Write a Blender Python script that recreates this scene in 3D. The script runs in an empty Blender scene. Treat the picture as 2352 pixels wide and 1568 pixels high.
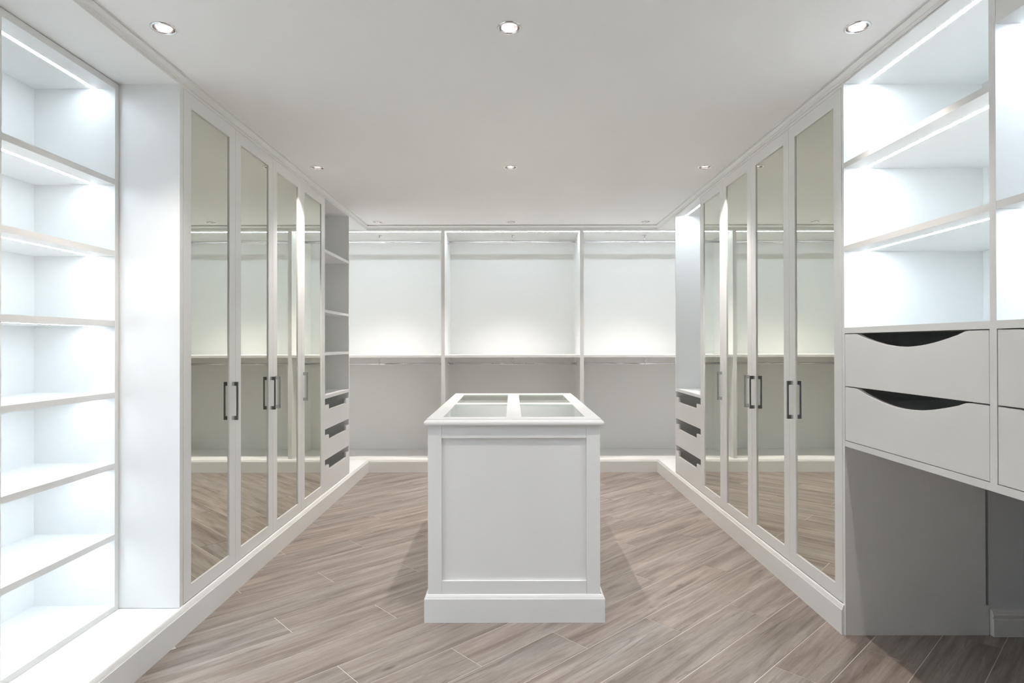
import bpy, bmesh, math, random
from mathutils import Vector, Matrix

# ------------------------------------------------------------------ camera, world, exposure
scene = bpy.context.scene
C = scene.collection
cam_d = bpy.data.cameras.new('camera')
cam_d.sensor_fit = 'HORIZONTAL'
cam_d.sensor_width = 36.0
cam_d.lens = 1384.2 * 36.0 / 2352.0
cam_d.clip_start = 0.02
cam = bpy.data.objects.new('camera', cam_d)
C.objects.link(cam)
cam.matrix_world = (Matrix.Translation((0, 0, 1.292)) @ Matrix.Rotation(math.radians(90 + 0.2346), 4, 'X')
                    @ Matrix.Rotation(math.radians(-0.099), 4, 'Z'))
scene.camera = cam
world = bpy.data.worlds.new('world')
scene.world = world
world.use_nodes = True
world.node_tree.nodes['Background'].inputs[0].default_value = (0.75, 0.78, 0.8, 1)
world.node_tree.nodes['Background'].inputs[1].default_value = 0.05
scene.view_settings.view_transform = 'Standard'
scene.view_settings.look = 'None'
scene.view_settings.gamma = 1.0
scene.view_settings.use_curve_mapping = False
scene.view_settings.exposure = 0.41
scene.cycles.max_bounces = 12
scene.cycles.diffuse_bounces = 8
scene.cycles.use_adaptive_sampling = True
scene.cycles.adaptive_threshold = 0.03
scene.cycles.adaptive_min_samples = 16
scene.cycles.glossy_bounces = 4
scene.cycles.use_denoising = True
scene.cycles.use_light_tree = False

LED_COL = (0.79, 0.895, 1.0)
LED_E = 62.0            # emission of the shelf strips
LED_L = 0.44
LED_BACK_E = 47.0
SPOT_COL = (1.0, 0.905, 0.835)
SPOT_W = 80.0
LAMP_E = 3.2
LIGHT_X = (-1.312, -0.008, 1.305)
LIGHT_Y = (2.27, 4.068, 5.882)
LIGHT_Y_OUT = (0.47,)  # unseen row above the viewer, added to light the room
H = 2.485               # ceiling height

# ------------------------------------------------------------------ materials
def new_mat(name):
    m = bpy.data.materials.new(name)
    m.use_nodes = True
    nt = m.node_tree
    b = nt.nodes['Principled BSDF']
    return m, nt, b

def painted(name, col, rough=0.4, spec=0.4, bump=0.0, scale=400.0, var=0.012):
    m, nt, b = new_mat(name)
    tc = nt.nodes.new('ShaderNodeTexCoord')
    n = nt.nodes.new('ShaderNodeTexNoise')
    n.inputs['Scale'].default_value = 3.0
    n.inputs['Detail'].default_value = 3.0
    nt.links.new(tc.outputs['Object'], n.inputs['Vector'])
    mr = nt.nodes.new('ShaderNodeMapRange')
    mr.inputs['To Min'].default_value = 1 - var
    mr.inputs['To Max'].default_value = 1 + var
    nt.links.new(n.outputs['Fac'], mr.inputs['Value'])
    mx = nt.nodes.new('ShaderNodeVectorMath')
    mx.operation = 'SCALE'
    mx.inputs[0].default_value = col
    nt.links.new(mr.outputs['Result'], mx.inputs['Scale'])
    nt.links.new(mx.outputs['Vector'], b.inputs['Base Color'])
    b.inputs['Roughness'].default_value = rough
    b.inputs['Specular IOR Level'].default_value = spec
    if bump > 0:
        n2 = nt.nodes.new('ShaderNodeTexNoise')
        n2.inputs['Scale'].default_value = scale
        nt.links.new(tc.outputs['Object'], n2.inputs['Vector'])
        bp = nt.nodes.new('ShaderNodeBump')
        bp.inputs['Strength'].default_value = bump
        bp.inputs['Distance'].default_value = 0.001
        nt.links.new(n2.outputs['Fac'], bp.inputs['Height'])
        nt.links.new(bp.outputs['Normal'], b.inputs['Normal'])
    return m

M_CAB = painted('cabinet_paint', (0.872, 0.879, 0.870), 0.33, 0.45)
M_MEL = painted('shelf_melamine', (0.884, 0.890, 0.882), 0.42, 0.35)
M_CEIL = painted('ceiling_paint', (0.922, 0.925, 0.925), 0.75, 0.2, 0.15, 500)
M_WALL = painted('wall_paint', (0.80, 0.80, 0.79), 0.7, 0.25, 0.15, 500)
M_DARK = painted('unlit_hall', (0.09, 0.09, 0.095), 0.8, 0.2)  # wall colour darkened to stand in for the unlit space behind the camera
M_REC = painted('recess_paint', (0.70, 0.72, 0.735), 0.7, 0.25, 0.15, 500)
M_GROUT = painted('grout', (0.66, 0.63, 0.60), 0.85, 0.2, 0.3, 300)

def metal(name, col, rough):
    m, nt, b = new_mat(name)
    b.inputs['Base Color'].default_value = (*col, 1)
    b.inputs['Metallic'].default_value = 1.0
    n = nt.nodes.new('ShaderNodeTexNoise')
    n.inputs['Scale'].default_value = 60
    mr = nt.nodes.new('ShaderNodeMapRange')
    mr.inputs['To Min'].default_value = rough * 0.8
    mr.inputs['To Max'].default_value = rough * 1.2
    nt.links.new(n.outputs['Fac'], mr.inputs['Value'])
    nt.links.new(mr.outputs['Result'], b.inputs['Roughness'])
    return m

M_CHROME = metal('chrome', (0.82, 0.82, 0.84), 0.10)
M_HANDLE = metal('handle_chrome', (0.50, 0.51, 0.53), 0.24)
M_BACK = painted('shaded_mirror_backing', (0.10, 0.12, 0.11), 0.5, 0.3)  # coloured dark to paint the jamb's shade line around each mirror
M_REFLECT = metal('reflector_chrome', (0.80, 0.76, 0.75), 0.2)
M_MIRROR = metal('mirror_silver', (0.755, 0.775, 0.715), 0.004)

def glass_mat():
    m, nt, b = new_mat('glass')
    nt.nodes.remove(b)
    out = nt.nodes['Material Output']
    tr = nt.nodes.new('ShaderNodeBsdfTransparent')
    tr.inputs['Color'].default_value = (0.955, 0.98, 0.965, 1)
    gl = nt.nodes.new('ShaderNodeBsdfGlossy')
    gl.inputs['Roughness'].default_value = 0.004
    # reflectance of a thin pane by Schlick, the same from both sides
    ge = nt.nodes.new('ShaderNodeNewGeometry')
    def math_node(op, a=None, b=None):
        q = nt.nodes.new('ShaderNodeMath'); q.operation = op
        for k_, v_ in enumerate((a, b)):
            if v_ is None: continue
            if isinstance(v_, (int, float)): q.inputs[k_].default_value = v_
            else: nt.links.new(v_, q.inputs[k_])
        return q.outputs[0]
    dt = nt.nodes.new('ShaderNodeVectorMath'); dt.operation = 'DOT_PRODUCT'
    nt.links.new(ge.outputs['Incoming'], dt.inputs[0]); nt.links.new(ge.outputs['Normal'], dt.inputs[1])
    one = math_node('SUBTRACT', 1.0, math_node('ABSOLUTE', dt.outputs['Value']))
    fz = math_node('ADD', math_node('MULTIPLY', math_node('POWER', one, 5.0), 0.90), 0.035)
    mx = nt.nodes.new('ShaderNodeMixShader')
    nt.links.new(fz, mx.inputs[0])
    nt.links.new(tr.outputs[0], mx.inputs[1])
    nt.links.new(gl.outputs[0], mx.inputs[2])
    nt.links.new(mx.outputs[0], out.inputs['Surface'])
    return m
M_GLASS = glass_mat()

def emit(name, col, e):
    m, nt, b = new_mat(name)
    b.inputs['Base Color'].default_value = (0.8, 0.8, 0.8, 1)
    b.inputs['Emission Color'].default_value = (*col, 1)
    b.inputs['Emission Strength'].default_value = e
    return m
M_LED = emit('led_light', LED_COL, LED_E)
M_LEDL = emit('led_light_left', LED_COL, LED_E * LED_L)
M_LEDB = emit('led_light_back', (0.82, 0.93, 1.0), LED_BACK_E)
M_LAMP = emit('lamp_light', (1.0, 0.93, 0.90), 5.0)
def facet_lamp():
    nt = M_LAMP.node_tree; b = nt.nodes['Principled BSDF']
    tc = nt.nodes.new('ShaderNodeTexCoord'); v = nt.nodes.new('ShaderNodeTexVoronoi'); v.inputs['Scale'].default_value = 150
    mr = nt.nodes.new('ShaderNodeMapRange'); mr.inputs['To Min'].default_value = LAMP_E * 0.02; mr.inputs['To Max'].default_value = LAMP_E
    nt.links.new(tc.outputs['Object'], v.inputs['Vector']); nt.links.new(v.outputs['Color'], mr.inputs['Value'])
    nt.links.new(mr.outputs['Result'], b.inputs['Emission Strength'])
facet_lamp()

def plank_mat():
    m, nt, b = new_mat('wood_look_tile')
    L = nt.links
    tc = nt.nodes.new('ShaderNodeTexCoord')
    oi = nt.nodes.new('ShaderNodeObjectInfo')
    off = nt.nodes.new('ShaderNodeVectorMath'); off.operation = 'SCALE'
    off.inputs[0].default_value = (37.0, 91.0, 13.0)
    L.new(oi.outputs['Random'], off.inputs['Scale'])
    add = nt.nodes.new('ShaderNodeVectorMath'); add.operation = 'ADD'
    L.new(tc.outputs['Object'], add.inputs[0]); L.new(off.outputs[0], add.inputs[1])
    def noise(sx, sy, detail, rough=0.55, dist=0.0):
        mp = nt.nodes.new('ShaderNodeVectorMath'); mp.operation = 'MULTIPLY'
        mp.inputs[1].default_value = (sx, sy, 1.0)
        L.new(add.outputs[0], mp.inputs[0])
        n = nt.nodes.new('ShaderNodeTexNoise')
        n.inputs['Scale'].default_value = 1.0
        n.inputs['Detail'].default_value = detail
        n.inputs['Roughness'].default_value = rough
        n.inputs['Distortion'].default_value = dist
        L.new(mp.outputs[0], n.inputs['Vector'])
        return n
    broad = noise(1.5, 17.0, 5, 0.6, 0.8)
    grain = noise(5.0, 150.0, 5, 0.65, 0.3)
    fine = noise(30.0, 420.0, 2, 0.6)
    streak = noise(2.3, 26.0, 5, 0.6, 1.2)
    ramp = nt.nodes.new('ShaderNodeValToRGB')
    ramp.color_ramp.elements[0].position = 0.32
    ramp.color_ramp.elements[0].color = (0.186, 0.153, 0.133, 1)
    ramp.color_ramp.elements[1].position = 0.68
    ramp.color_ramp.elements[1].color = (0.372, 0.326, 0.294, 1)
    e = ramp.color_ramp.elements.new(0.5); e.color = (0.282, 0.241, 0.214, 1)
    L.new(broad.outputs['Fac'], ramp.inputs[0])
    def mixmul(fac_node, lo, hi, vlo, vhi, prev):
        mr = nt.nodes.new('ShaderNodeMapRange')
        mr.inputs['From Min'].default_value = lo; mr.inputs['From Max'].default_value = hi
        mr.inputs['To Min'].default_value = vlo; mr.inputs['To Max'].default_value = vhi
        L.new(fac_node.outputs['Fac'], mr.inputs['Value'])
        s = nt.nodes.new('ShaderNodeVectorMath'); s.operation = 'SCALE'
        L.new(prev, s.inputs[0]); L.new(mr.outputs['Result'], s.inputs['Scale'])
        return s.outputs[0]
    tone = noise(0.5, 2.5, 1, 0.5, 0.2)
    tm = nt.nodes.new('ShaderNodeMapRange')
    tm.inputs['From Min'].default_value = 0.38; tm.inputs['From Max'].default_value = 0.62
    L.new(tone.outputs['Fac'], tm.inputs['Value'])
    tint = nt.nodes.new('ShaderNodeMix'); tint.data_type = 'RGBA'
    tint.inputs[6].default_value = (1.02, 0.99, 0.972, 1); tint.inputs[7].default_value = (0.975, 1.0, 1.012, 1)
    L.new(tm.outputs['Result'], tint.inputs[0])
    tmul = nt.nodes.new('ShaderNodeVectorMath'); tmul.operation = 'MULTIPLY'
    L.new(ramp.outputs['Color'], tmul.inputs[0]); L.new(tint.outputs[2], tmul.inputs[1])
    c = mixmul(grain, 0.3, 0.7, 0.85, 1.11, tmul.outputs[0])
    c = mixmul(fine, 0.3, 0.7, 0.90, 1.08, c)
    c = mixmul(streak, 0.31, 0.42, 0.68, 1.0, c)
    # every board a little lighter or darker
    mr = nt.nodes.new('ShaderNodeMapRange')
    mr.inputs['To Min'].default_value = 0.93; mr.inputs['To Max'].default_value = 1.07
    L.new(oi.outputs['Random'], mr.inputs['Value'])
    s = nt.nodes.new('ShaderNodeVectorMath'); s.operation = 'SCALE'
    L.new(c, s.inputs[0]); L.new(mr.outputs['Result'], s.inputs['Scale'])
    # scattered knots
    kn = nt.nodes.new('ShaderNodeTexVoronoi')
    kn.inputs['Scale'].default_value = 1.0
    km = nt.nodes.new('ShaderNodeVectorMath'); km.operation = 'MULTIPLY'
    km.inputs[1].default_value = (1.9, 6.5, 1.0)
    wob = nt.nodes.new('ShaderNodeVectorMath'); wob.operation = 'ADD'
    L.new(add.outputs[0], km.inputs[0]); L.new(km.outputs[0], kn.inputs['Vector'])
    kr = nt.nodes.new('ShaderNodeMapRange')
    kr.inputs['From Min'].default_value = 0.02; kr.inputs['From Max'].default_value = 0.085
    kr.inputs['To Min'].default_value = 0.52; kr.inputs['To Max'].default_value = 1.0
    L.new(kn.outputs['Distance'], kr.inputs['Value'])
    s2 = nt.nodes.new('ShaderNodeVectorMath'); s2.operation = 'SCALE'
    L.new(s.outputs[0], s2.inputs[0]); L.new(kr.outputs['Result'], s2.inputs['Scale'])
    L.new(s2.outputs[0], b.inputs['Base Color'])
    b.inputs['Roughness'].default_value = 0.42
    b.inputs['Specular IOR Level'].default_value = 0.35
    bp = nt.nodes.new('ShaderNodeBump')
    bp.inputs['Strength'].default_value = 0.25
    bp.inputs['Distance'].default_value = 0.0006
    L.new(grain.outputs['Fac'], bp.inputs['Height'])
    L.new(bp.outputs['Normal'], b.inputs['Normal'])
    return m
M_PLANK = plank_mat()

# ------------------------------------------------------------------ helpers
class MB:
    """collects shapes into one mesh"""
    def __init__(self):
        self.v = []; self.f = []; self.smooth = []
    def quad(self, pts, smooth=False):
        n = len(self.v)
        self.v += [tuple(p) for p in pts]
        self.f.append(tuple(range(n, n + len(pts)))); self.smooth.append(smooth)
        return self
    def box(self, x0, x1, y0, y1, z0, z1):
        x0, x1 = min(x0, x1), max(x0, x1); y0, y1 = min(y0, y1), max(y0, y1); z0, z1 = min(z0, z1), max(z0, z1)
        n = len(self.v)
        self.v += [(x0, y0, z0), (x1, y0, z0), (x1, y1, z0), (x0, y1, z0), (x0, y0, z1), (x1, y0, z1), (x1, y1, z1), (x0, y1, z1)]
        for q in ((0, 3, 2, 1), (4, 5, 6, 7), (0, 1, 5, 4), (1, 2, 6, 5), (2, 3, 7, 6), (3, 0, 4, 7)):
            self.f.append(tuple(n + i for i in q)); self.smooth.append(False)
        return self
    def prism(self, poly, axis, a, b):
        """poly of (p, q) extruded along axis from a to b; axis 'x': (p,q)=(y,z); 'y': (x,z); 'z': (x,y)"""
        def P(p, q, t):
            return {'x': (t, p, q), 'y': (p, t, q), 'z': (p, q, t)}[axis]
        n = len(self.v); k = len(poly)
        self.v += [P(p, q, a) for p, q in poly] + [P(p, q, b) for p, q in poly]
        self.f.append(tuple(range(n, n + k))); self.smooth.append(False)
        self.f.append(tuple(range(n + 2 * k - 1, n + k - 1, -1))); self.smooth.append(False)
        for i in range(k):
            j = (i + 1) % k
            self.f.append((n + i, n + k + i, n + k + j, n + j)); self.smooth.append(False)
        return self
    def tube(self, p0, p1, r, seg=16, caps=True):
        p0 = Vector(p0); p1 = Vector(p1); d = (p1 - p0).normalized()
        u = d.orthogonal().normalized(); w = d.cross(u)
        n = len(self.v)
        for p in (p0, p1):
            for i in range(seg):
                a = 2 * math.pi * i / seg
                self.v.append(tuple(p + u * math.cos(a) * r + w * math.sin(a) * r))
        for i in range(seg):
            j = (i + 1) % seg
            self.f.append((n + i, n + j, n + seg + j, n + seg + i)); self.smooth.append(True)
        if caps:
            self.f.append(tuple(range(n + seg - 1, n - 1, -1))); self.smooth.append(False)
            self.f.append(tuple(range(n + seg, n + 2 * seg))); self.smooth.append(False)
        return self
    def lathe(self, c, prof, seg=40, closed=False):
        """prof of (r, z) turned about the vertical through c"""
        n = len(self.v); k = len(prof)
        for i in range(seg):
            a = 2 * math.pi * i / seg
            for r, z in prof:
                self.v.append((c[0] + r * math.cos(a), c[1] + r * math.sin(a), c[2] + z))
        for i in range(seg):
            j = (i + 1) % seg
            for t in range(k if closed else k - 1):
                t2 = (t + 1) % k
                self.f.append((n + i * k + t, n + j * k + t, n + j * k + t2, n + i * k + t2)); self.smooth.append(True)
        return self
    def build(self, name, mat, parent=None, bevel=0.0, origin=None):
        me = bpy.data.meshes.new(name)
        o0 = Vector(origin) if origin else Vector((0, 0, 0))
        me.from_pydata([tuple(Vector(p) - o0) for p in self.v], [], self.f)
        me.polygons.foreach_set('use_smooth', self.smooth)
        me.update()
        bm = bmesh.new(); bm.from_mesh(me)
        if bevel > 0:
            bmesh.ops.remove_doubles(bm, verts=bm.verts, dist=1e-6)
            es = [e for e in bm.edges if len(e.link_faces) == 2 and e.calc_face_angle(0) > 0.6]
            bmesh.ops.bevel(bm, geom=es, offset=bevel, segments=2, affect='EDGES', profile=0.6, clamp_overlap=True)
        bmesh.ops.recalc_face_normals(bm, faces=bm.faces)
        bm.to_mesh(me); bm.free()
        me.materials.append(mat)
        o = bpy.data.objects.new(name, me)
        C.objects.link(o)
        if parent is not None:
            o.parent = parent
            o.location = o0 - root_pos(parent)
        else:
            o.location = o0
        return o

def root_pos(o):
    p = Vector(o.location)
    while o.parent is not None:
        o = o.parent
        p = p + Vector(o.location)
    return p

def box(x0, x1, y0, y1, z0, z1):
    return MB().box(x0, x1, y0, y1, z0, z1)

def thing(name, label, cat, loc, group=None):
    o = bpy.data.objects.new(name, None); C.objects.link(o)
    o.empty_display_size = 0.1
    o.location = loc
    o['label'] = label; o['category'] = cat
    if group: o['group'] = group
    return o

def struct(o):
    o['kind'] = 'structure'
    return o

# ------------------------------------------------------------------ room shell
XL, XR, XR2 = -2.11, 2.112, 2.60      # left wall, right wall, right wall of the near recess
YB, YN, YJ = 6.72, -0.6, 2.678        # back wall, wall behind the camera, jog in the right wall

# grout bed and boards
fl = struct(box(XL, XR2, YN, YB, -0.04, -0.0012).build('floor', M_GROUT))
TH, PW, V0, PL_ = 0.8188, 0.2004, 0.1500, 1.243
dirv = Vector((math.sin(TH), math.cos(TH))); norv = Vector((math.cos(TH), -math.sin(TH)))

def clip(poly, a, b, c):
    """keep a*x+b*y<=c"""
    out = []
    for i in range(len(poly)):
        p, q = poly[i], poly[(i + 1) % len(poly)]
        dp, dq = a * p[0] + b * p[1] - c, a * q[0] + b * q[1] - c
        if dp <= 0: out.append(p)
        if dp * dq < 0:
            t = dp / (dp - dq)
            out.append((p[0] + (q[0] - p[0]) * t, p[1] + (q[1] - p[1]) * t))
    return out

def clip_rect(poly, x0, x1, y0, y1):
    for a, b, c in ((1, 0, x1), (-1, 0, -x0), (0, 1, y1), (0, -1, -y0)):
        if len(poly) >= 3: poly = clip(poly, a, b, c)
    return poly if len(poly) >= 3 else []

def area(p):
    return 0.5 * abs(sum(p[i][0] * p[(i + 1) % len(p)][1] - p[(i + 1) % len(p)][0] * p[i][1] for i in range(len(p)))) if p else 0

G = 0.0019
for n in range(-45, 30):
    base = 1.129 + 0.4195 * (n + 15)
    k0 = math.floor((-4 - base) / PL_)
    for k in range(k0, k0 + 12):
        u0 = base + k * PL_; u1 = u0 + PL_
        v0 = V0 + n * PW; v1 = v0 + PW
        corners = [(u0 + G, v0 + G), (u1 - G, v0 + G), (u1 - G, v1 - G), (u0 + G, v1 - G)]
        poly = [(u * dirv.x + v * norv.x, u * dirv.y + v * norv.y) for u, v in corners]
        A = clip_rect(poly, -1.452, 1.464, YN, 6.078)
        B = clip_rect(poly, 1.464, XR2, YN, YJ)
        if area(A) + area(B) < 0.0006: continue
        if area(B) > 0.0001 and area(A) > 0.0001:
            poly = clip_rect(poly, -1.452, XR2, YN, 6.078)
        else:
            poly = A if area(A) >= area(B) else B
        uc, vc = (u0 + u1) / 2, (v0 + v1) / 2
        cx, cy = uc * dirv.x + vc * norv.x, uc * dirv.y + vc * norv.y
        loc = []
        for x, y in poly:
            dx, dy = x - cx, y - cy
            loc.append((dx * dirv.x + dy * dirv.y, dx * -norv.x + dy * -norv.y))
        mb = MB().prism(loc, 'z', -0.009, 0.0)
        o = mb.build('plank', M_PLANK, None)
        ang = math.atan2(dirv.y, dirv.x)
        o.parent = fl
        o.location = (cx, cy, 0.0)
        o.rotation_euler = (0, 0, ang)

# ceiling with round openings for the downlights
R_HOLE = 0.0415
xs = [XL, *[v for x in LIGHT_X for v in (x - 0.08, x + 0.08)], XR2]
ally = sorted(LIGHT_Y_OUT + LIGHT_Y)
ys = [YN, *[v for y in ally for v in (y - 0.08, y + 0.08)], YB]
cm = MB()
for i in range(len(xs) - 1):
    for j in range(len(ys) - 1):
        x0, x1, y0, y1 = xs[i], xs[i + 1], ys[j], ys[j + 1]
        if i % 2 == 1 and j % 2 == 1:
            cx, cy = (x0 + x1) / 2, (y0 + y1) / 2
            S = 32
            inner = [(cx + R_HOLE * math.cos(2 * math.pi * (t + .5) / S), cy + R_HOLE * math.sin(2 * math.pi * (t + .5) / S)) for t in range(S)]
            outer = []
            for t in range(S):
                a = 2 * math.pi * (t + .5) / S
                m = max(abs(math.cos(a)), abs(math.sin(a)))
                outer.append((cx + 0.08 * math.cos(a) / m, cy + 0.08 * math.sin(a) / m))
            for t in range(S):
                u = (t + 1) % S
                q = [(*outer[t], H)]
                a0 = 2 * math.pi * (t + .5) / S; a1 = a0 + 2 * math.pi / S
                for kq in range(4):
                    ac = math.pi / 4 + kq * math.pi / 2
                    for w in (ac, ac + 2 * math.pi):
                        if a0 < w - 1e-6 < a1 - 2e-6:
                            q.append((cx + 0.08 * (1 if math.cos(ac) > 0 else -1), cy + 0.08 * (1 if math.sin(ac) > 0 else -1), H))
                q += [(*outer[u], H), (*inner[u], H), (*inner[t], H)]
                cm.quad(q)
        else:
            cm.quad([(x0, y0, H), (x0, y1, H), (x1, y1, H), (x1, y0, H)])
cm.box(XL, XR2, YN, YB, H + 0.11, H + 0.15)
struct(cm.build('ceiling', M_CEIL))

struct(box(XL - 0.1, XL, YN, YB + 0.1, -0.04, H + 0.15).build('wall_left', M_WALL))
struct(box(XL, XR2 + 0.1, YB, YB + 0.1, -0.04, H + 0.15).build('wall_back', M_WALL))
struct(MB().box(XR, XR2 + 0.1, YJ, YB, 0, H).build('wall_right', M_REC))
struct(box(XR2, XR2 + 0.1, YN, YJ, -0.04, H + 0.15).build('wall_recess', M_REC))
struct(box(XL - 0.1, XR2 + 0.1, YN - 0.1, YN, -0.04, H + 0.15).build('wall_front', M_DARK))

# moulded runs: profile points (outward fraction/offset, z)
def run(name, prof, segs, mat, caps=(True, True)):
    """segs: list of (axis, line coordinate, sign, a, b, scale): an axis-aligned run; the profile steps off the line by sign*scale*o.
    ends a and b are numbers or (neighbour line, neighbour sign, neighbour scale) for a mitre"""
    mb = MB()
    axis, line, sg, a, b, sc = segs
    def end(e, o):
        return e if not isinstance(e, tuple) else e[0] + e[1] * e[2] * o
    P = lambda t, c, z: (c, t, z) if axis == 'y' else (t, c, z)
    rows = []
    for o, z in prof:
        c = line + sg * sc * o
        rows.append((P(end(a, o), c, z), P(end(b, o), c, z)))
    n = len(mb.v)
    for r in rows: mb.v += list(r)
    for i in range(len(rows) - 1):
        mb.f.append((n + 2 * i, n + 2 * i + 1, n + 2 * i + 3, n + 2 * i + 2)); mb.smooth.append(False)
    mb.f.append((n, n + 1, n + 2 * len(rows) - 1, n + 2 * len(rows) - 2)); mb.smooth.append(False)
    mb.f.append(tuple(n + 2 * i for i in range(len(rows)))); mb.smooth.append(False)
    mb.f.append(tuple(n + 2 * i + 1 for i in range(len(rows)))); mb.smooth.append(False)
    return struct(mb.build(name, mat))

DX_L, DX_R, DY_B = -1.466, 1.474, 6.09       # fronts of the fitted furniture
PX = [(0, 0.0), (1, 0.0), (1, 0.1085), (0.93, 0.1100), (0.84, 0.1102), (0.84, 0.1135), (0.74, 0.1140), (0.74, 0.1170),
      (0.66, 0.1200), (0.55, 0.1250), (0.40, 0.1295), (0.22, 0.1318), (0.10, 0.1322), (0, 0.1322)]
run('baseboard_left', PX, ('y', DX_L, 1, YN, (DY_B, -1, 0.0195), 0.0195), M_CAB)
run('baseboard_back', PX, ('x', DY_B, -1, (DX_L, 1, 0.0195), (DX_R, -1, 0.0135), 0.0195), M_CAB)
run('baseboard_right', PX, ('y', DX_R, -1, YJ, (DY_B, -1, 0.0195), 0.0135), M_CAB)
CR = [(0, 2.4515), (0.22, 2.4515), (0.22, 2.4560), (0.34, 2.4575), (0.34, 2.4625), (0.46, 2.4640), (0.62, 2.4675), (0.80, 2.4725),
      (0.92, 2.4730), (0.92, 2.4765), (0.70, 2.4768), (0.70, 2.4790), (1.0, 2.4795), (1.0, H), (0, H)]
run('trim_1', CR, ('y', DX_L, 1, YN, (DY_B, -1, 0.075), 0.026), M_CAB)
run('trim_2', CR, ('x', DY_B, -1, (DX_L, 1, 0.026), (DX_R, -1, 0.030), 0.075), M_CAB)
run('trim_3', CR, ('y', DX_R, -1, YN, (DY_B, -1, 0.075), 0.030), M_CAB)

# skirting on the recessed wall beyond the desk
SK = [(0, 0.0), (1, 0.0), (1, 0.074), (0.9, 0.078), (0.72, 0.079), (0.72, 0.084), (0.95, 0.088), (0.95, 0.094), (0.7, 0.101), (0.7, 0.106),
      (0.5, 0.112), (0, 0.114)]
run('baseboard_recess', SK, ('x', YJ, -1, 2.117, XR2, 0.024), M_WALL)
run('baseboard_side', SK, ('y', XR2, -1, YN, YJ - 0.024, 0.024), M_WALL)

# raised platform behind the plinth, and soffit over the left bay
struct(MB().box(XL, DX_L, YN, DY_B, 0.1, 0.1300).box(XL, XR, DY_B, YB, 0.1, 0.1318)
       .box(DX_R, XR, YJ, DY_B, 0.1, 0.1300)
       .box(DX_L, DX_R, DY_B, DY_B + 0.016, 0, 0.1).box(DX_L - 0.016, DX_L, YN, DY_B, 0, 0.1).box(DX_R, DX_R + 0.016, YJ, DY_B, 0, 0.1)
       .build('platform', M_MEL))['label'] = 'white platform the fitted cupboards stand on'
struct(box(XL, DX_L, YN, 2.659, 2.4418, 2.4838).build('trim_4', M_MEL))
struct(box(XL, DX_L, 5.4335, 6.0895, 2.4465, 2.4838).build('trim_6', M_MEL))
struct(box(DX_R, XR, 5.4415, 6.0895, 2.4465, 2.4838).build('trim_7', M_MEL))

# ------------------------------------------------------------------ fitted furniture
T = 0.019
CT = 2.4505       # top of the carcasses
def led(parent, mat, *b):
    return box(*b).build('light_strip', mat, parent)

def handle_mesh(side, xface, y, z0, z1):
    """bow handle standing off the door face, side = +1 when the room lies towards +x"""
    s = side
    t = 0.0055
    mb = MB()
    # outline in (x off face, z), extruded in y: bar with two feet
    prof = [(0, z0), (0.032, z0), (0.032, z1), (0, z1), (0, z1 - 0.021), (0.0195, z1 - 0.021), (0.0225, z1 - 0.024),
            (0.0225, z0 + 0.024), (0.0195, z0 + 0.021), (0, z0 + 0.021)]
    mb.prism([(xface + s * p, q) for p, q in prof], 'y', y - t, y + t)
    return mb

def door(parent, side, xf, y0, y1, z0, z1, hy, hside):
    """framed mirror door, front face at xf, room towards side"""
    s = side
    fw, d = 0.0645, 0.020
    yc0, yc1 = y0 + fw, y1 - fw
    zc0, zc1 = z0 + 0.0625, z1 - 0.0655
    mb = MB()
    xb = xf - s * d
    mb.box(xb, xf, y0, yc0, z0, z1).box(xb, xf, yc1, y1, z0, z1)
    mb.box(xb, xf, yc0, yc1, z0, zc0).box(xb, xf, yc0, yc1, zc1, z1)
    dr = mb.build('door', M_CAB, parent, 0.0)
    e = 0.0016  # rim left free so the dark backing reads as shaded jamb
    mm = MB().box(xf - s * 0.0100, xf - s * 0.0058, yc0 + e, yc1 - e, zc0 + e, zc1 - e)
    mm.build('mirror', M_MIRROR, dr)
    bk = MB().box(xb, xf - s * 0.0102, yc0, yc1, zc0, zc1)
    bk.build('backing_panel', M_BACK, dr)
    handle_mesh(s, xf, hy, 0.897, 1.0965).build('handle', M_HANDLE, dr, 0.0012)
    return dr

def wardrobe(side, xf, xb, y0, y1, edges, handles, label, group, end_near=0.0, cat='wardrobe', divider=False):
    """carcass from y0 to y1, doors between the given edges"""
    s = side
    t = thing('wardrobe', label, cat, ((xf + xb) / 2, (y0 + y1) / 2, 0.1322), group)
    mb = MB()
    zb = 0.1322
    xc = xf - s * 0.0215
    mb.box(xb, xc, y0, y0 + T, zb, CT).box(xb, xc, y1 - T, y1, zb, CT)
    mb.box(xb, xb + s * 0.01, y0 + T, y1 - T, zb, CT)
    mb.box(xb + s * 0.01, xc, y0 + T, y1 - T, zb, zb + T).box(xb + s * 0.01, xc, y0 + T, y1 - T, CT - T, CT)
    mb.build('carcass', M_CAB, t)
    if end_near > 0:
        box(xb, xf, y0 - end_near, y0 - 0.0005, zb, CT + 0.0335).build('end_panel', M_CAB, t)
    g = 0.0011
    for (a, b), (hy, hs) in zip(edges, handles):
        door(t, s, xf, a + g, b - g, 0.1362, 2.4348, hy, hs)
    box(xf - s * 0.018, xf - s * 0.0004, y0 + 0.0002, y1, 2.4368, CT + 0.0008).build('top_rail', M_CAB, t)
    return t

XBL, XBR = -2.095, 2.095
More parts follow.
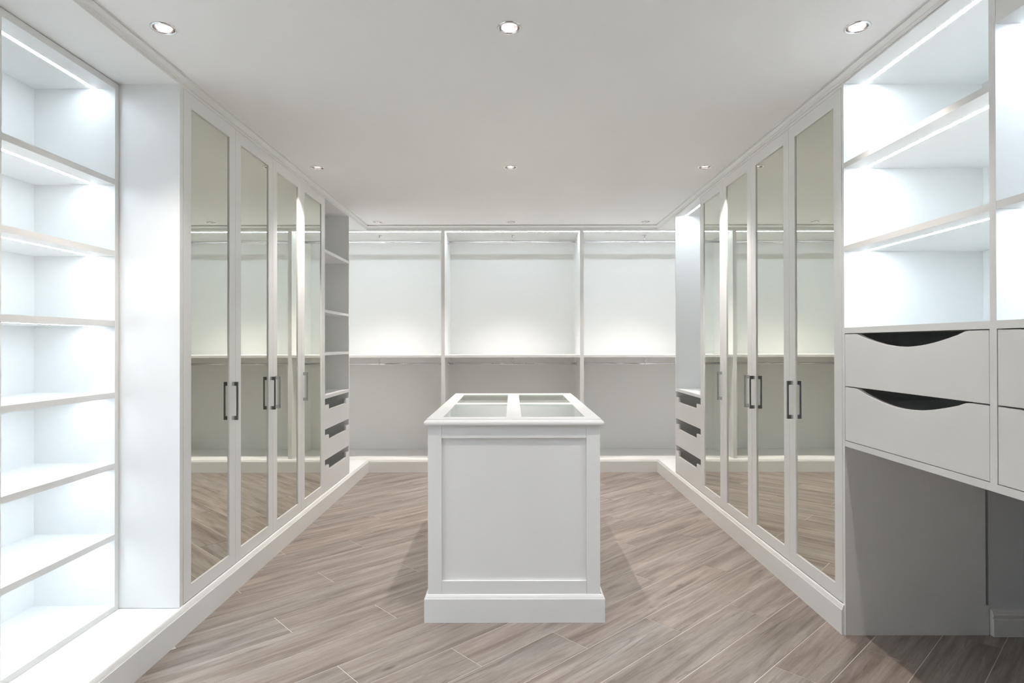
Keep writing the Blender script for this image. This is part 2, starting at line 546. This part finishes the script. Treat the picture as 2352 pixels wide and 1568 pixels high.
# left wall, four mirror doors
LE = [2.688, 3.1936, 3.6955, 4.1955, 4.7030]
wardrobe(1, DX_L, XBL, 2.686, LE[1], [(LE[0], LE[1])], [(3.159, 1)],
         'white single-door mirror wardrobe on the left, nearest the open lit shelves', 'mirror wardrobes on the left', 0.027)
wardrobe(1, DX_L, XBL, LE[1], LE[3], [(LE[1], LE[2]), (LE[2], LE[3])], [(3.6595, 1), (3.733, -1)],
         'white double-door mirror wardrobe in the middle of the left row', 'mirror wardrobes on the left')
wardrobe(1, DX_L, XBL, LE[3], LE[4], [(LE[3], LE[4])], [(4.2334, -1)],
         'white single-door mirror wardrobe on the left, beside the dark shelf niche', 'mirror wardrobes on the left')
RE = [2.692, 3.2035, 3.7070, 4.2070, 4.7000]
wardrobe(-1, DX_R, XBR, 2.690, RE[1], [(RE[0], RE[1])], [(3.166, 1)],
         'white single-door mirror wardrobe on the right, nearest the desk drawers', 'mirror wardrobes on the right', 0.018)
wardrobe(-1, DX_R, XBR, RE[1], RE[3], [(RE[1], RE[2]), (RE[2], RE[3])], [(3.6640, 1), (3.745, -1)],
         'white double-door mirror wardrobe in the middle of the right row', 'mirror wardrobes on the right')
wardrobe(-1, DX_R, XBR, RE[3], RE[4], [(RE[3], RE[4])], [(4.2360, -1)],
         'white single-door mirror wardrobe on the right, beside the lit niche', 'mirror wardrobes on the right')

def notch_drawer(parent, s, xf, xb, y0, y1, z0, z1, ear0, ear1, depth):
    poly = [(y0, z0), (y1, z0), (y1, z1), (y1 - ear1, z1), (y1 - ear1, z1 - depth), (y0 + ear0, z1 - depth), (y0 + ear0, z1), (y0, z1)]
    mb = MB().prism(poly, 'x', xf, xf - s * 0.018)
    d = mb.build('drawer', M_CAB, parent)
    zt = z1 - 0.001
    b = MB()
    xa = xf - s * 0.0185; xe = xb + s * 0.08
    b.box(xa, xe, y0 + 0.013, y0 + 0.025, z0 + 0.015, zt).box(xa, xe, y1 - 0.025, y1 - 0.013, z0 + 0.015, zt)
    b.box(xe, xe - s * 0.012, y0 + 0.025, y1 - 0.025, z0 + 0.015, zt).box(xa, xe, y0 + 0.025, y1 - 0.025, z0 + 0.02, z0 + 0.028)
    b.build('drawer_box', M_MEL, d)
    return d

def niche_unit(side, xf, xb, y0, y1, o0, o1, shelves, drawer_top, lit, label):
    s = side
    t = thing('drawer_shelf_unit', label, 'shelving', ((xf + xb) / 2, (y0 + y1) / 2, 0.1322))
    zb = 0.1322
    for nm, a, b in (('side_panel', y0, o0), ('side_panel', o1, y1)):
        box(xb, xf, a, b, zb, CT).build(nm, M_MEL, t)
    box(xb, xb + s * 0.01, o0, o1, zb, CT).build('back_panel', M_MEL, t)
    box(xb + s * 0.01, xf, o0, o1, 2.4400, CT).build('top_panel', M_MEL, t)
    for zt, zl in shelves:
        box(xb + s * 0.01, xf - s * 0.001, o0, o1, zl, zt).build('shelf', M_MEL, t)
    zt, zl = drawer_top
    box(xb + s * 0.01, xf - s * 0.001, o0, o1, zl, zt).build('shelf', M_MEL, t)
    e0, e1 = (0.1035, 0.081)
    for z0, z1 in ((0.6235, 0.8120), (0.3840, 0.5730), (0.1362, 0.3335)):
        notch_drawer(t, s, xf - s * 0.0006, xb, o0 + 0.0015, o1 - 0.0015, z0, z1, e0, e1, 0.0395)
    for z0 in (0.6235, 0.3840):
        box(xb + s * 0.012, xf - s * 0.0195, o0 + 0.0002, o1 - 0.0002, z0 + 0.001, z0 + 0.013).build('dust_panel', M_MEL, t)
    if lit:
        led(t, M_LED, xf + (-s) * 0.080, xf + (-s) * 0.098, o0 + 0.002, o1 - 0.002, 2.4396, 2.4402)
    return t
niche_unit(1, DX_L, XBL, 4.703, 5.433, 4.7225, 5.411,
           [(2.0395, 2.0156), (1.5635, 1.5421), (1.2262, 1.2048)], (0.8904, 0.8635), False,
           'unlit white shelf niche over three notched drawers, end of the left wardrobes')
niche_unit(-1, DX_R, XBR, 4.700, 5.441, 4.7145, 5.422,
           [], (0.8900, 0.8652), True,
           'tall lit white niche over three notched drawers, end of the right wardrobes')

# back wall: three open hanging bays
def clothes_rail(parent, x0, x1, z, zt, xc, flange, ends):
    r = MB().tube((x0, 6.37, z), (x1, 6.37, z), 0.0115, 18).build('clothes_rail', M_CHROME, parent)
    mb = MB()
    mb.tube((xc, 6.37, z - 0.004), (xc, 6.37, zt), 0.0065, 14)
    mb.tube((xc, 6.37, zt - 0.004), (xc, 6.37, zt), 0.023 if flange else 0.014, 24)
    mb.tube((xc - 0.006, 6.37, z), (xc + 0.006, 6.37, z), 0.0155, 20)
    mb.build('centre_support', M_CHROME, r)
    for xe, sg in ends:
        e = MB()
        poly = []
        for i in range(28):
            a = 2 * math.pi * i / 28
            poly.append((6.37 + 0.016 * math.cos(a), z + 0.031 * math.sin(a)))
        e.prism(poly, 'x', xe, xe + sg * 0.004)
        e.tube((xe + sg * 0.002, 6.37, z), (xe + sg * 0.016, 6.37, z), 0.0155, 18)
        e.build('end_socket', M_CHROME, r)

def hanging_bay(x0, x1, label):
    t = thing('hanging_unit', label, 'wardrobe', ((x0 + x1) / 2, 6.38, 0.1325), 'open hanging units on the back wall')
    p = 0.01865
    zb = 0.1325
    box(x0, x0 + p, DY_B, 6.68, zb, CT).build('side_panel', M_MEL, t)
    box(x1 - p, x1, DY_B, 6.68, zb, CT).build('side_panel', M_MEL, t)
    box(x0, x1, 6.68, 6.70, zb, CT).build('back_panel', M_MEL, t)
    box(x0 + p, x1 - p, DY_B, 6.68, 2.4410, CT).build('top_panel', M_MEL, t)
    box(x0 + p, x1 - p, DY_B + 0.0005, 6.68, 1.1564, 1.1806).build('shelf', M_MEL, t)
    led(t, M_LEDB, x0 + p + 0.001, x1 - p - 0.001, 6.160, 6.174, 2.4400, 2.4412)
    xc = (x0 + x1) / 2
    ends = [(x0 + p, 1), (x1 - p, -1)]
    clothes_rail(t, x0 + p, x1 - p, 2.3685, 2.441, xc, True, ends)
    clothes_rail(t, x0 + p, x1 - p, 1.0845, 1.1564, xc, False, ends)
hanging_bay(-2.100, -0.69785, 'open white hanging bay with two rails, left of the back wall')
hanging_bay(-0.69785, 0.70715, 'open white hanging bay behind the island, middle of the back wall')
hanging_bay(0.70715, 2.100, 'open white hanging bay with two rails, right of the back wall')

# left near: lit open shelves standing on the platform
def shoe_shelves(y0, y1, label):
    xf, xb = -1.735, -2.088
    zb, zt = 0.1302, 2.4385
    p = 0.0255
    t = thing('open_shelf_unit', label, 'shelving', ((xf + xb) / 2, (y0 + y1) / 2, zb), 'lit open shelves on the left')
    box(xb, xf, y0, y0 + p, zb, zt).build('side_panel', M_MEL, t)
    box(xb, xf, y1 - p, y1, zb, zt).build('side_panel', M_MEL, t)
    box(xb - 0.008, xb, y0, y1, zb, zt).build('back_panel', M_MEL, t)
    box(xb, xf, y0 + p, y1 - p, 2.4110, zt).build('top_panel', M_MEL, t)
    box(xb, xf, y0 + p, y1 - p, zb, 0.1535).build('bottom_panel', M_MEL, t)
    zs = [2.0155, 1.7020, 1.3970, 1.0836, 0.7749, 0.4648]
    for z in zs:
        box(xb, xf - 0.001, y0 + p, y1 - p, z - 0.0245, z).build('shelf', M_MEL, t)
    for z in [2.4110] + [z - 0.0245 for z in zs]:
        led(t, M_LEDL, -1.818, -1.836, y0 + p + 0.001, y1 - p - 0.001, z - 0.0005, z + 0.0002)
    return t
shoe_shelves(2.0213, 2.6585, 'lit white open shelf unit on the left, beside the first mirror wardrobe')
shoe_shelves(1.3830, 2.0208, 'lit white open shelf unit cut off by the left edge')
shoe_shelves(0.7447, 1.3825, 'added unseen lit shelf unit for fill light, two units nearer than the wardrobes')  # out of view, added for its strip light
shoe_shelves(0.1064, 0.7442, 'added unseen lit shelf unit for fill light, just behind the viewer')  # also unseen, added as fill light

# right near: shelves over desk drawers
CY0 = 0.2  # near end; the nearest bay is unseen, added for light
def upper_shelves():
    t = thing('wall_shelf_unit', 'brightly lit white open shelves above the desk drawers, on the right', 'shelving', (1.78, 1.83, 1.3612))
    p = 0.013
    xb = 2.0894
    zc = 1.3612
    box(xb, xb + 0.012, CY0, 2.6715, zc, CT).build('back_panel', M_MEL, t)
    box(DX_R, xb, 1.8325, 1.8585, zc, CT).build('side_panel', M_MEL, t)
    box(DX_R, xb, CY0, CY0 + 0.026, zc, CT).build('side_panel', M_MEL, t)
    box(DX_R, xb, 1.0000, 1.0260, zc, CT).build('side_panel', M_MEL, t)
    box(DX_R, xb, 1.8585, 2.6715, 2.4435, CT).build('top_panel', M_MEL, t)
    for z in (2.0920, 1.7235):
        box(DX_R + 0.0005, xb, 1.8585 + 0.0006, 2.6715, z - 0.0235, z).build('shelf', M_MEL, t)
    for a, b in ((1.0266, 1.8319), (CY0 + 0.0266, 0.9994)):
        box(DX_R + 0.0005, xb, a, b, 1.7010, 1.7245).build('shelf', M_MEL, t)
        box(DX_R + 0.0003, xb, a, b, 2.2653, 2.2880).build('shelf', M_MEL, t)
        box(DX_R + 0.0010, DX_R + 0.018, a, b, 2.2880, CT).build('fascia_panel', M_MEL, t)
    for z in (2.4435, 2.0685, 1.7000):
        led(t, M_LED, 1.5585, 1.5765, 1.8600, 2.6705, z - 0.0005, z + 0.0002)
    for z in (2.2653, 1.7010):
        led(t, M_LED, 1.5585, 1.5765, 1.0275, 1.8315, z - 0.0005, z + 0.0002)
        led(t, M_LED, 1.5585, 1.5765, CY0 + 0.028, 0.9990, z - 0.0005, z + 0.0002)  # strips of the added unseen bay
upper_shelves()

def scoop_drawer(parent, y0, y1, z0, z1, c, hw, depth):
    pts = [(y0, z0), (y1, z0), (y1, z1)]
    N = 40
    for i in range(N + 1):
        s = 1 - 2 * i / N
        y = c + s * hw
        a = abs(s)
        f = math.cos(math.pi * a / 2) if a < 0.86 else 0
        if a >= 0.86:
            f0 = math.cos(math.pi * 0.86 / 2); u = (1 - a) / 0.14
            f = f0 * u * u * (1.5 - 0.5 * u)
        if y0 < y < y1: pts.append((y, z1 - depth * f))
    pts.append((y0, z1))
    d = MB().prism(pts, 'x', DX_R + 0.0006, DX_R + 0.0186).build('drawer', M_CAB, parent, 0.0012)
    b = MB(); zt = z1 - depth - 0.004
    b.box(DX_R + 0.019, 2.03, y0 + 0.013, y0 + 0.025, z0 + 0.01, zt).box(DX_R + 0.019, 2.03, y1 - 0.025, y1 - 0.013, z0 + 0.01, zt)
    b.box(2.018, 2.03, y0 + 0.025, y1 - 0.025, z0 + 0.01, zt).box(DX_R + 0.019, 2.018, y0 + 0.025, y1 - 0.025, z0 + 0.012, z0 + 0.02)
    b.build('drawer_box', M_MEL, d)

def desk():
    t = thing('drawer_desk', 'white wall desk with scooped drawers and open leg space, right foreground', 'desk', (1.78, 1.83, 0.0))
    xb = 2.0894
    box(DX_R, xb + 0.012, CY0, 2.6715, 1.3360, 1.3610).build('counter_top', M_CAB, t)
    box(DX_R, xb + 0.012, CY0, 2.6715, 0.8370, 0.8618).build('bottom_panel', M_CAB, t)
    box(xb, xb + 0.012, CY0, 2.6715, 0.8618, 1.3360).build('back_panel', M_MEL, t)
    box(DX_R, xb, 1.8325, 1.8600, 0.8618, 1.3360).build('divider', M_CAB, t)
    box(DX_R, xb, CY0, CY0 + 0.026, 0.8618, 1.3360).build('side_panel', M_CAB, t)
    box(DX_R, xb, 1.0, 1.026, 0.8618, 1.3360).build('divider', M_CAB, t)
    box(DX_R, xb, CY0, CY0 + 0.026, 0.0, 0.8370).build('leg_panel', M_CAB, t)
    for z0, z1 in ((1.1035, 1.3325), (0.8645, 1.0985)):
        scoop_drawer(t, 1.8635, 2.6680, z0, z1, 2.2655, 0.321, 0.0535)
        scoop_drawer(t, 1.0295, 1.8290, z0, z1, 1.4290, 0.321, 0.0535)
        scoop_drawer(t, CY0 + 0.0295, 0.9965, z0, z1, 0.6130, 0.321, 0.0535)
desk()
# side panel of the right row, seen through the leg space down to the floor
o = box(DX_R, 2.1085, 2.6722, 2.6895, 0.0, 0.1320).build('kick_panel', M_CAB)
struct(o); o.name = 'trim_5'

# ------------------------------------------------------------------ island
def island():
    t = thing('display_island', 'white island dresser with glass-topped display compartments', 'dresser', (0.009, 3.53, 0.0))
    X0, X1, Y0, Y1 = -0.394, 0.410, 2.815, 4.245
    xi0, xi1 = X0 + 0.006, X1 - 0.006
    # carcass: sides, back, bottom, board under the trays
    mb = MB()
    mb.box(xi0, xi0 + 0.016, Y0 + 0.022, Y1 - 0.022, 0.10, 0.905).box(xi1 - 0.016, xi1, Y0 + 0.022, Y1 - 0.022, 0.10, 0.905)
    mb.box(xi0, xi1, Y0 + 0.022, Y1 - 0.022, 0.08, 0.10)
    mb.box(xi0 + 0.016, xi1 - 0.016, Y0 + 0.022, Y1 - 0.022, 0.842, 0.854)
    mb.build('carcass', M_MEL, t)
    for ya, sgn in ((Y0, 1), (Y1, -1)):
        yb = ya + sgn * 0.021
        f = box(-0.3290, 0.3455, ya + sgn * 0.0004, yb, 0.853, 0.913).build('end_panel', M_CAB, t)
        box(-0.3290, 0.3455, ya + sgn * 0.0004, yb, 0.126, 0.1868).build('bottom_rail', M_CAB, f)
        box(X0, -0.3295, ya, yb, 0.126, 0.913).build('stile', M_CAB, f, 0.0015)
        box(0.3460, X1, ya, yb, 0.126, 0.913).build('stile', M_CAB, f, 0.0015)
        box(-0.3290, 0.3455, ya + sgn * 0.0125, ya + sgn * 0.020, 0.1868, 0.853).build('panel', M_CAB, f)
    # drawers on the long sides
    for s, xs_ in ((-1, X0), (1, X1)):
        for yc0, yc1 in ((Y0 + 0.024, 3.5290), (3.5310, Y1 - 0.024)):
            for z0, z1 in ((0.1340, 0.4425), (0.4465, 0.7520), (0.7560, 0.9080)):
                d = box(xs_ + s * -0.012, xs_ + s * 0.0025, yc0 + 0.001, yc1 - 0.001, z0, z1).build('drawer', M_CAB, t, 0.0015)
    # plinth with moulding, mitred
    PF = [(0, 0.0), (1, 0.0), (1, 0.1085), (0.9, 0.1098), (0.80, 0.1100), (0.80, 0.1125), (0.68, 0.1130), (0.68, 0.1155),
          (0.55, 0.1185), (0.35, 0.1235), (0.12, 0.1265), (0, 0.1268)]
    W = 0.0155
    ax0, ax1, ay0, ay1 = X0, X1 + 0.004, Y0, Y1
    mb = MB()
    def ring(prof, ax0, ax1, ay0, ay1, W, mb):
        rows = []
        for o_, z in prof:
            d = o_ * W
            rows.append([(ax0 - d, ay0 - d, z), (ax1 + d, ay0 - d, z), (ax1 + d, ay1 + d, z), (ax0 - d, ay1 + d, z)])
        n = len(mb.v)
        for r in rows: mb.v += r
        k = len(rows)
        for i in range(k):
            j = (i + 1) % k
            for q in range(4):
                w = (q + 1) % 4
                mb.f.append((n + 4 * i + q, n + 4 * i + w, n + 4 * j + w, n + 4 * j + q)); mb.smooth.append(False)
    ring(PF, ax0, ax1, ay0, ay1, W, mb)
    mb.build('plinth', M_CAB, t)
    # top: moulded rim + frame with four openings
    RM = [(-1.0, 0.913), (0.55, 0.913), (0.80, 0.9140), (0.95, 0.9175), (1.0, 0.9225), (0.95, 0.9275), (0.80, 0.9315), (0.55, 0.9345),
          (0.30, 0.9365), (0.12, 0.9380), (0.06, 0.9390), (0.0, 0.9430), (-1.0, 0.9430)]
    tx0, tx1, ty0, ty1 = -0.3985, 0.4145, 2.810, 4.262
    tp = MB()
    ring(RM, tx0, tx1, ty0, ty1, 0.0128, tp)
    gx = [tx0 + 0.0128, -0.3310, -0.0280, 0.0450, 0.3490, tx1 - 0.0128]
    gy = [ty0 + 0.0128, 2.8910, 3.4900, 3.5800, 4.1630, ty1 - 0.0128]
    for i in range(5):
        for j in range(5):
            if i in (1, 3) and j in (1, 3): continue
            tp.box(gx[i], gx[i + 1], gy[j], gy[j + 1], 0.913, 0.943)
    top = tp.build('top_frame', M_CAB, t)
    for i in (1, 3):
        for j in (1, 3):
            a, b, c, d = gx[i], gx[i + 1], gy[j], gy[j + 1]
            box(a + 0.0006, b - 0.0006, c + 0.0006, d - 0.0006, 0.9350, 0.9400).build('glass_pane', M_GLASS, top)
            tr = MB()
            tr.box(a - 0.006, b + 0.006, c - 0.006, d + 0.006, 0.8545, 0.8600)
            tr.box(a - 0.006, a - 0.0005, c - 0.006, d + 0.006, 0.86, 0.9125).box(b + 0.0005, b + 0.006, c - 0.006, d + 0.006, 0.86, 0.9125)
            tr.box(a, b, c - 0.006, c - 0.0005, 0.86, 0.9125).box(a, b, d + 0.0005, d + 0.006, 0.86, 0.9125)
            tr.build('display_tray', M_MEL, t)
island()

# ------------------------------------------------------------------ downlights
def downlight(x, y, label, power=1.0):
    t = thing('downlight', label, 'ceiling light', (x, y, H), 'ceiling downlights')
    c = (x, y, H)
    MB().lathe(c, [(0.0360, -0.0005), (0.0375, -0.0035), (0.0410, -0.0048), (0.0450, -0.0035), (0.0475, -0.0002), (0.0475, 0.0), (0.0410, 0.0015), (0.0360, 0.002)], 48, True).build('rim', M_CHROME, t)
    MB().lathe(c, [(0.0385, 0.0005), (0.0370, 0.012), (0.0335, 0.026), (0.0290, 0.038), (0.0270, 0.045), (0.0270, 0.060), (0.0, 0.060)], 40).build('reflector', M_REFLECT, t)
    MB().lathe(c, [(0.0, 0.0080), (0.012, 0.0088), (0.020, 0.0112), (0.0255, 0.0165), (0.0255, 0.022), (0.0, 0.022)], 32).build('lamp', M_LAMP, t)
    for nm, wt, ang in (('downlight_beam', SPOT_W, 88),):
        ld = bpy.data.lights.new(nm, 'SPOT')
        ld.energy = wt * power
        ld.color = SPOT_COL
        ld.spot_size = math.radians(ang)
        ld.spot_blend = 1.0
        ld.shadow_soft_size = 0.014
        lo = bpy.data.objects.new(nm, ld)
        C.objects.link(lo)
        lo.parent = t
        lo.location = (0, 0, -0.002)
    return t

colw = ('left', 'middle', 'right')
roww = ('nearest row', 'second row', 'farthest row')
for j, y in enumerate(LIGHT_Y):
    for i, x in enumerate(LIGHT_X):
        downlight(x, y, 'round chrome ceiling downlight, %s one of the %s' % (colw[i], roww[j]), (0.55, 1.0, 1.05)[j])
for j, y in enumerate(LIGHT_Y_OUT):
    for i, x in enumerate(LIGHT_X):
        downlight(x, y, 'unseen chrome downlight added for light above the viewer, %s one' % colw[i], 1.35)  # added lamps out of view, for light only
